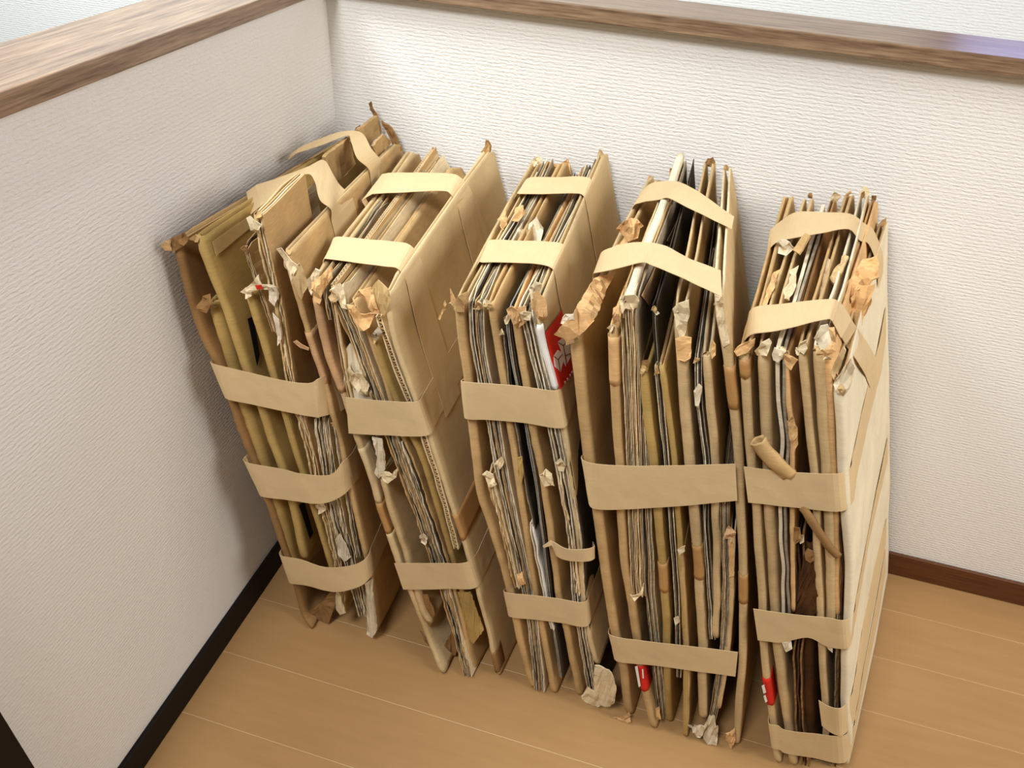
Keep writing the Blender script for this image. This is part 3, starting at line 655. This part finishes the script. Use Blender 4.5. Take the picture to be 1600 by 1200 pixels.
sc(B1, 6, 'brown', [('w', 576, 162, -.03), ('w', 580, 158, -.035), ('w', 581, 168, -.03), ('w', 590, 180, -.03), ('w', 584, 183, -.03), ('w', 578, 172, -.025)], cr=.003)
x2 = on(545, 214, 1, -.16).x
sc(B1, 5, 'kraft', [('x', 508, 246, x2), ('x', 526, 231, x2), ('x', 545, 215, x2), ('x', 552, 238, x2), ('x', 556, 256, x2), ('x', 534, 280, x2), ('x', 520, 286, x2)], cr=.002, th=.006, name='box_flap')
sc(B1, 9, 'brown', [('w', 595, 190, -.03), ('w', 606, 196, -.03), ('w', 618, 212, -.03), ('w', 627, 236, -.03), ('w', 619, 240, -.03), ('w', 607, 214, -.03)], cr=.004, th=.005)
sc(B1, 9, 'kraft', [('x', 582, 228, xw + .035), ('x', 600, 210, xw + .035), ('x', 612, 222, xw + .035), ('x', 600, 248, xw + .035), ('x', 590, 252, xw + .035)], cr=.003, th=.003, name='box_flap')
facepatch('printed_mark', B1.S[2], [(385, 498), (394, 494), (404, 555), (400, 572)], 'black', B1.O[2])
facepatch('printed_mark', B1.S[2], [(466, 790), (474, 784), (488, 832), (483, 842)], 'black', B1.O[2])
facepatch('printed_mark', B1.S[4], [(430, 655), (437, 652), (444, 676), (439, 684)], 'black', B1.O[4])
facepatch('packing_tape', B1.S[2], [(330, 378), (400, 330), (404, 345), (336, 400)], 'clear', B1.O[2])
edgetape(B1, 10, 520, 600, 'pink', .02, .04)
# bundle 2
edgetape(B2, 0, 470, 612, 'pink', .02, .05); edgetape(B2, 0, 700, 786, 'cover', .03, .03); edgetape(B2, 0, 786, 834, 'tape', .04, .06); edgetape(B2, 0, 834, 905, 'cover', .03, .03)
edgetape(B2, 10, 803, 845, 'tape', .01, .30); edgetape(B2, 10, 1020, 1050, 'brown', .01, .03)
facepatch('packing_tape', B2.S[10], [(712, 316), (738, 296), (776, 398), (748, 408)], 'clear', B2.O[10], lift=.0004)
sc(B2, 10, 'orange', [(694, 470), (698, 476), (697, 484), (692, 488), (686, 502), (683, 500), (690, 484)], l=-.04)
sc(B2, 0, 'orange', [(487, 441), (500, 432), (515, 418), (518, 436), (505, 452), (499, 476), (490, 470)], cr=.007)
sc(B2, 0, 'cream', [(478, 442), (490, 422), (500, 424), (492, 440), (486, 462), (480, 456)], cr=.005)
sc(B2, 3, 'lcover', [(533, 556), (547, 536), (562, 556), (578, 590), (586, 626), (560, 628), (541, 612)], l=-.004, cr=.006)
sc(B2, 3, 'cream', [(543, 572), (552, 585), (560, 580), (576, 604), (572, 622), (556, 606), (549, 612)], l=.003, cr=.009)
sc(B2, 6, 'orange', [(543, 474), (552, 478), (562, 492), (584, 492), (577, 512), (562, 518), (553, 500)], cr=.007, l=.008)
sc(B2, 10, 'orange', [(553, 465), (560, 454), (576, 452), (584, 466), (592, 492), (582, 490), (570, 474)], cr=.008, l=.009)
sc(B2, 10, 'clear', [(578, 452), (590, 438), (606, 452), (611, 470), (600, 494), (590, 486)], cr=.004, l=.004)
sc(B2, 5, 'cream', [(516, 452), (530, 444), (538, 460), (544, 482), (534, 480), (524, 466)], cr=.008)
sc(B2, 8, 'grey', [(578, 526), (590, 512), (597, 520), (588, 533), (582, 532)], cr=.007)
sc(B2, 3, 'white', [(580, 684), (597, 686), (601, 712), (601, 735), (592, 748), (586, 738), (589, 715)], cr=.004, l=.002)
sc(B2, 4, 'cream', [(590, 742), (600, 738), (612, 742), (622, 730), (618, 748), (606, 756)], cr=.006)
sc(B2, 5, 'white', [(655, 838), (662, 832), (668, 842), (664, 854), (656, 850)], cr=.006)
sc(B2, 0, 'brown', [(656, 985), (672, 1010), (688, 1050), (700, 1052), (713, 1022), (722, 985), (706, 985), (690, 1016)], l=-.015, cr=.003)
sc(B2, 4, 'brown', [(654, 930), (668, 930), (680, 958), (672, 980), (664, 970)], l=-.008, cr=.002)
sc(B2, 8, 'olive', [(715, 925), (735, 925), (756, 985), (740, 1006), (731, 1000)], l=-.006, cr=.002)
sc(B2, 7, 'kraft', [('t', 590, 350, .76), ('t', 600, 340, .77), ('t', 606, 354, .76), ('t', 596, 364, .75)], cr=.006)
# bundle 3
R3 = B3.S[10]
edgetape(B3, 10, 507, 612, 'pw', .003, .003, name='printed_edge')
rp = facepatch('printed_panel', R3, [(849, 520), (876, 484), (893, 584), (866, 611)], 'red', B3.O[10], lift=.0018)
def spot(pl, mat, k, name='printed_mark'):
    n = R3.at(R3.Nn, .1); pts = []
    for (u, v) in pl:
        q, d = R3.inv(u, v, 1); pts.append(R3.P(q, d, R3.h + .0026 + k * .0004))
    me = bpy.data.meshes.new(name); me.from_pydata([tuple(p) for p in pts] + [tuple(p - n * .0006) for p in pts], [], [tuple(range(len(pts))), tuple(range(2 * len(pts) - 1, len(pts) - 1, -1))] + [(i, (i + 1) % len(pts), (i + 1) % len(pts) + len(pts), i + len(pts)) for i in range(len(pts))])
    me.materials.append(M[mat]); o = bpy.data.objects.new(name, me); C.objects.link(o); o.parent = B3.O[10]
def cube_mark(o_, segs):
    spot(o_, 'pw', 0, 'printed_cube')
    for (a, b_) in segs:
        dx, dy = b_[0] - a[0], b_[1] - a[1]; L = math.hypot(dx, dy); nx, ny = -dy / L * .45, dx / L * .45
        spot([(a[0] + nx, a[1] + ny), (b_[0] + nx, b_[1] + ny), (b_[0] - nx, b_[1] - ny), (a[0] - nx, a[1] - ny)], 'pline', 1, 'printed_line')
cube_mark([(862, 557), (869, 547), (875, 551), (877, 566), (873, 581), (864, 573)], [((862, 557), (869, 562)), ((869, 562), (876, 553)), ((869, 562), (872, 580))])
cube_mark([(869, 535), (877, 527), (887, 532), (889, 558), (881, 572), (877, 564), (875, 550)], [((869, 535), (877, 540)), ((877, 540), (886, 532)), ((877, 540), (880, 556)), ((880, 556), (889, 552)), ((880, 556), (882, 571))])
for (u, v) in ((879, 597), (883, 592), (887, 586), (890, 581)): spot([(u, v), (u + 1.6, v - 2.2), (u + 2.8, v + .6), (u + 1.2, v + 2.8)], 'pw', 0, 'printed_letter')
sc(B3, 0, 'orange', [(703, 451), (707, 460), (713, 470), (710, 476), (704, 473)], cr=.003)
sc(B3, 0, 'kraft', [(708, 474), (716, 462), (730, 456), (732, 470), (724, 490), (712, 486)], cr=.006)
sc(B3, 7, 'orange', [(790, 486), (800, 478), (809, 486), (814, 500), (806, 516), (798, 500)], cr=.008, l=.008)
sc(B3, 7, 'orange', [(809, 480), (820, 482), (823, 496), (818, 508), (809, 514), (811, 496)], cr=.006, l=.008)
sc(B3, 10, 'orange', [(826, 462), (840, 454), (852, 470), (856, 492), (848, 504), (840, 500), (830, 482)], cr=.007, l=.006)
sc(B3, 10, 'cream', [(824, 455), (836, 440), (846, 446), (842, 462), (830, 468)], cr=.006)
sc(B3, 6, 'lcover', [('t', 800, 372, .79), ('t', 818, 352, .80), ('t', 838, 342, .81), ('t', 850, 352, .80), ('t', 846, 377, .79), ('t', 822, 378, .79)], cr=.014)
sc(B3, 3, 'orange', [('t', 802, 342, .81), ('t', 806, 324, .82), ('t', 822, 320, .82), ('t', 824, 332, .81), ('t', 810, 345, .81)], cr=.010)
sc(B3, 1, 'orange', [('t', 782, 338, .81), ('t', 790, 330, .81), ('t', 794, 350, .80), ('t', 786, 360, .80)], cr=.008)
sc(B3, 5, 'orange', [('w', 846, 270, -.04), ('w', 856, 252, -.04), ('w', 870, 258, -.035), ('w', 888, 248, -.03), ('w', 893, 272, -.04), ('w', 872, 268, -.04)], cr=.010)
sc(B3, 2, 'cream', [(752, 744), (760, 736), (770, 742), (776, 758), (764, 762)], cr=.008)
sc(B3, 2, 'cream', [(772, 726), (784, 712), (788, 722), (780, 736)], cr=.006)
sc(B3, 9, 'cream', [(842, 744), (852, 734), (862, 742), (866, 760), (850, 762)], cr=.008)
sc(B3, 9, 'cream', [(868, 722), (876, 716), (884, 728), (880, 740), (872, 736)], cr=.006)
sc(B3, 9, 'orange', [(806, 900), (815, 896), (821, 912), (812, 916)], cr=.005)
sc(B3, 7, 'olive', [(808, 716), (815, 714), (818, 740), (814, 756), (810, 740)], cr=.002)
sc(B3, 8, 'cream', [(929, 1042), (944, 1044), (958, 1058), (963, 1078), (960, 1096), (953, 1106), (934, 1100), (926, 1070)], l=.012, cr=.006, th=.002)
sc(B3, 8, 'cream', [(908, 1088), (918, 1078), (930, 1080), (940, 1102), (926, 1104), (912, 1096)], l=.008, cr=.006)
ribbon('paper_band', [(P3(B3, (848, 853, .012)), P3(B3, (850, 856, .012))), (P3(B3, (860, 844, .012)), P3(B3, (862, 852, .014))), (P3(B3, (866, 847, .012)), P3(B3, (869, 868, .012))), (P3(B3, (885, 857, .018)), P3(B3, (888, 876, .018))), (P3(B3, (914, 858, .018)), P3(B3, (917, 877, .018))), (P3(B3, (929, 853, .006)), P3(B3, (929, 872, .006))), (P3(B3, (926, 846, -.02)), P3(B3, (926, 862, -.02)))], 'band', B3.root)
# bundle 4
sc(B4, 0, 'orange', [(868, 520, .03), (878, 508, .03), (898, 486, .012), ('t', 930, 433, .8), ('t', 963, 424, .8), ('t', 946, 462, .79), (930, 500, .01), (916, 515, .012), (892, 529, .02)], cr=.006, th=.003)
sc(B4, 0, 'white', [(876, 505, .02), (884, 492, .02), (896, 490, .015), (898, 500, .015), (884, 510, .02)], cr=.008)
topcap(B4, 2, -.004, .96, 'lcover')
facepatch('torn_liner', B4.S[2], [(1000, 462), (1042, 382), (1052, 392), (1012, 478)], 'orange', B4.O[2])
facepatch('torn_liner', B4.S[2], [(1040, 376), (1062, 330), (1068, 342), (1050, 388)], 'orange', B4.O[2])
sc(B4, 1, 'orange', [('t', 964, 358, .83), ('t', 976, 344, .84), ('t', 998, 343, .84), ('t', 1004, 352, .83), ('t', 997, 372, .82), ('t', 982, 378, .81), ('t', 972, 366, .82)], cr=.016)
sc(B4, 1, 'orange', [('t', 955, 388, .8), ('t', 970, 376, .8), ('t', 984, 366, .81), ('t', 980, 382, .8), ('t', 962, 390, .8)], cr=.01)
sc(B4, 2, 'orange', [(958, 482), (968, 476), (971, 490), (966, 512), (958, 508)], cr=.006)
sc(B4, 2, 'cream', [(966, 474), (976, 462), (992, 460), (998, 474), (994, 486), (982, 478), (972, 490)], cr=.008)
sc(B4, 9, 'cream', [(1050, 486), (1060, 474), (1076, 470), (1078, 486), (1070, 524), (1062, 528), (1056, 510)], cr=.005, l=.002)
sc(B4, 9, 'orange', [(1055, 530), (1066, 526), (1080, 530), (1079, 560), (1070, 565), (1058, 562)], cr=.003, l=.008)
sc(B4, 14, 'cream', [(1116, 462), (1126, 464), (1132, 500), (1140, 540), (1130, 544), (1121, 504)], cr=.005, l=.004)
sc(B4, 11, 'orange', [(1108, 545), (1113, 534), (1118, 540), (1118, 556), (1112, 562)], cr=.005)
sc(B4, 11, 'white', [(1084, 610), (1092, 600), (1097, 606), (1092, 640), (1086, 634)], cr=.005)
edgetape(B4, 1, 530, 600, 'orange'); edgetape(B4, 1, 1040, 1079, 'red', .02, .03, name='printed_strip')
sc(B4, 1, 'pw', [(992, 1042, .007), (996, 1041, .007), (1001, 1072, .007), (998, 1074, .007)], cr=0, th=.0006, name='printed_mark', jag=0)
sc(B4, 1, 'pw', [(1003, 1046, .007), (1005, 1046, .007), (1006, 1060, .007), (1004, 1060, .007)], cr=0, th=.0006, name='printed_mark', jag=0)
edgetape(B4, 4, 880, 924, 'tape', .01, .02); edgetape(B4, 9, 855, 905, 'tape', .02, .03); edgetape(B4, 14, 575, 642, 'tape', .01, .04); edgetape(B4, 14, 900, 945, 'tape', .01, .04)
sc(B4, 13, 'orange', [(1138, 836), (1146, 832), (1147, 900), (1139, 902)], cr=.001, l=.003)
sc(B4, 12, 'pink', [(1130, 838), (1138, 822), (1150, 832), (1148, 846), (1136, 842)], cr=.008)
sc(B4, 12, 'white', [(1074, 1134), (1082, 1142), (1092, 1134), (1104, 1128), (1114, 1118), (1122, 1140), (1119, 1168), (1110, 1172), (1096, 1168), (1094, 1150), (1085, 1150)], cr=.010, l=.008)
sc(B4, 14, 'orange', [(1134, 1145), (1148, 1142), (1149, 1158), (1142, 1168), (1133, 1160)], cr=.008)
sc(B4, 0, 'orange', [(955, 1133), (970, 1124), (982, 1114), (985, 1120), (972, 1130), (960, 1138)], cr=.003, l=.012)
sc(B4, 0, 'orange', [(959, 1144), (972, 1130), (984, 1122), (986, 1127), (974, 1136), (962, 1147)], cr=.003, l=.012)
sc(B4, 2, 'cream', [(984, 930), (1000, 925), (1006, 912), (1004, 934), (992, 938)], cr=.007)
sc(B4, 3, 'orange', [(1024, 1110), (1030, 1106), (1033, 1124), (1028, 1126)], cr=.004)
sc(B4, 7, 'cream', [(1058, 860), (1066, 854), (1071, 852), (1070, 862), (1062, 866)], cr=.004)
sc(B4, 6, 'white', [(1052, 970), (1060, 962), (1062, 974), (1055, 978)], cr=.006)
sc(B4, 12, 'orange', [('w', 1046, 290, -.03), ('w', 1046, 264, -.03), ('w', 1060, 262, -.03), ('w', 1056, 285, -.03)], cr=.004)
# bundle 5
sc(B5, 10, 'orange', [('t', 1318, 468, .80), ('t', 1320, 448, .82), ('t', 1348, 404, .84), ('t', 1370, 397, .85), ('t', 1374, 432, .84), ('t', 1352, 446, .82), ('t', 1330, 462, .81)], cr=.010, th=.0016)
sc(B5, 10, 'orange', [('t', 1326, 464, .81), ('t', 1346, 450, .82), ('t', 1368, 444, .83), ('t', 1360, 470, .80), ('t', 1343, 520, .76), ('t', 1332, 496, .78)], cr=.008, th=.0016)
sc(B5, 2, 'white', [('t', 1210, 378, .83), ('t', 1220, 374, .84), ('t', 1234, 378, .84), ('t', 1240, 390, .83), ('t', 1230, 398, .82), ('t', 1215, 396, .82)], cr=.010)
sc(B5, 3, 'kraft', [('t', 1238, 390, .83), ('t', 1258, 364, .85), ('t', 1266, 368, .85), ('t', 1248, 396, .83)], cr=.003, th=.004)
sc(B5, 9, 'tan', [('t', 1296, 434, .82), ('t', 1302, 420, .83), ('t', 1318, 396, .84), ('t', 1326, 400, .84), ('t', 1314, 426, .83), ('t', 1303, 442, .82)], cr=.006, th=.004)
sc(B5, 7, 'lcover', [('t', 1273, 466, .81), ('t', 1282, 425, .82), ('t', 1292, 400, .82), ('t', 1302, 402, .82), ('t', 1296, 436, .82), ('t', 1286, 466, .81)], cr=.005, th=.002)
sc(B5, 6, 'cream', [('t', 1228, 466, .82), ('t', 1240, 420, .83), ('t', 1250, 414, .83), ('t', 1246, 440, .82), ('t', 1234, 470, .81)], cr=.004, th=.002)
sc(B5, 1, 'orange', [('t', 1192, 476, .81), ('t', 1210, 424, .82), ('t', 1219, 420, .82), ('t', 1206, 460, .81), ('t', 1198, 478, .81)], cr=.004, th=.002)
sc(B5, 0, 'orange', [(1147, 548), (1152, 542), (1166, 540), (1180, 530), (1178, 545), (1168, 554), (1152, 556)], cr=.007)
sc(B5, 1, 'cream', [(1184, 550), (1190, 536), (1202, 530), (1206, 536), (1198, 546), (1198, 556), (1188, 558)], cr=.007)
sc(B5, 2, 'white', [(1206, 556), (1210, 544), (1224, 548), (1226, 560), (1216, 566), (1208, 564)], cr=.008)
sc(B5, 3, 'orange', [(1222, 554), (1238, 556), (1247, 563), (1236, 578), (1228, 574)], cr=.006)
sc(B5, 6, 'cream', [(1245, 550), (1250, 540), (1260, 536), (1262, 548), (1256, 556)], cr=.008)
sc(B5, 7, 'lcover', [(1272, 534), (1282, 514), (1294, 512), (1302, 530), (1300, 540), (1288, 536), (1282, 548)], cr=.008)
sc(B5, 8, 'orange', [(1286, 546), (1300, 536), (1306, 548), (1302, 558), (1290, 556)], cr=.007)
sc(B5, 8, 'orange', [(1294, 514), (1304, 512), (1306, 534), (1300, 536)], cr=.007)
sc(B5, 9, 'tan', [(1298, 586), (1310, 556), (1318, 544), (1322, 548), (1314, 572), (1303, 594)], cr=.004, th=.004)
sc(B5, 10, 'lcover', [(1302, 602), (1318, 578), (1330, 560), (1336, 574), (1332, 600), (1318, 622), (1308, 616)], cr=.007, l=.004)
sc(B5, 10, 'clear', [(1308, 604), (1316, 596), (1320, 606), (1316, 618)], cr=.012, l=.008)
sc(B5, 5, 'dark', [(1243, 962), (1250, 900), (1257, 868), (1264, 864), (1271, 868), (1278, 920), (1278, 962)], l=-.002, cr=.004, th=.002)
sc(B5, 5, 'brown', [(1258, 866), (1262, 860), (1270, 862), (1272, 876), (1266, 882), (1259, 876)], l=.003, cr=.006)
sc(B5, 4, 'brown', [(1236, 838), (1242, 828), (1250, 826), (1252, 842), (1242, 852)], l=.003, cr=.008)
sc(B5, 3, 'orange', [(1230, 660), (1238, 650), (1246, 672), (1247, 696), (1240, 712), (1234, 690)], cr=.006, l=.006)
sc(B5, 2, 'white', [(1222, 1003), (1234, 1000), (1238, 1012), (1228, 1018)], cr=.006)
sc(B5, 7, 'white', [(1290, 1008), (1300, 1008), (1301, 1020), (1294, 1016)], cr=.006)
tube(B5, [(1184, 688, .010), (1198, 706, .010), (1214, 724, .010), (1232, 740, .004)], .0105, 'kraft')
tube(B5, [(1254, 792, .004), (1264, 806, .012), (1280, 832, .014), (1294, 852, .014), (1309, 868, .014)], .0055, 'brown')
edgetape(B5, 0, 1061, 1102, 'red', .01, .03, name='printed_strip'); edgetape(B5, 0, 560, 590, 'tape', .01, .03)
sc(B5, 0, 'pw', [(1190, 1072, .007), (1194, 1070, .007), (1197, 1082, .007), (1193, 1084, .007)], cr=0, th=.0006, name='printed_mark', jag=0)
sc(B5, 0, 'pw', [(1193, 1088, .007), (1196, 1086, .007), (1199, 1096, .007), (1196, 1098, .007)], cr=0, th=.0006, name='printed_mark', jag=0)
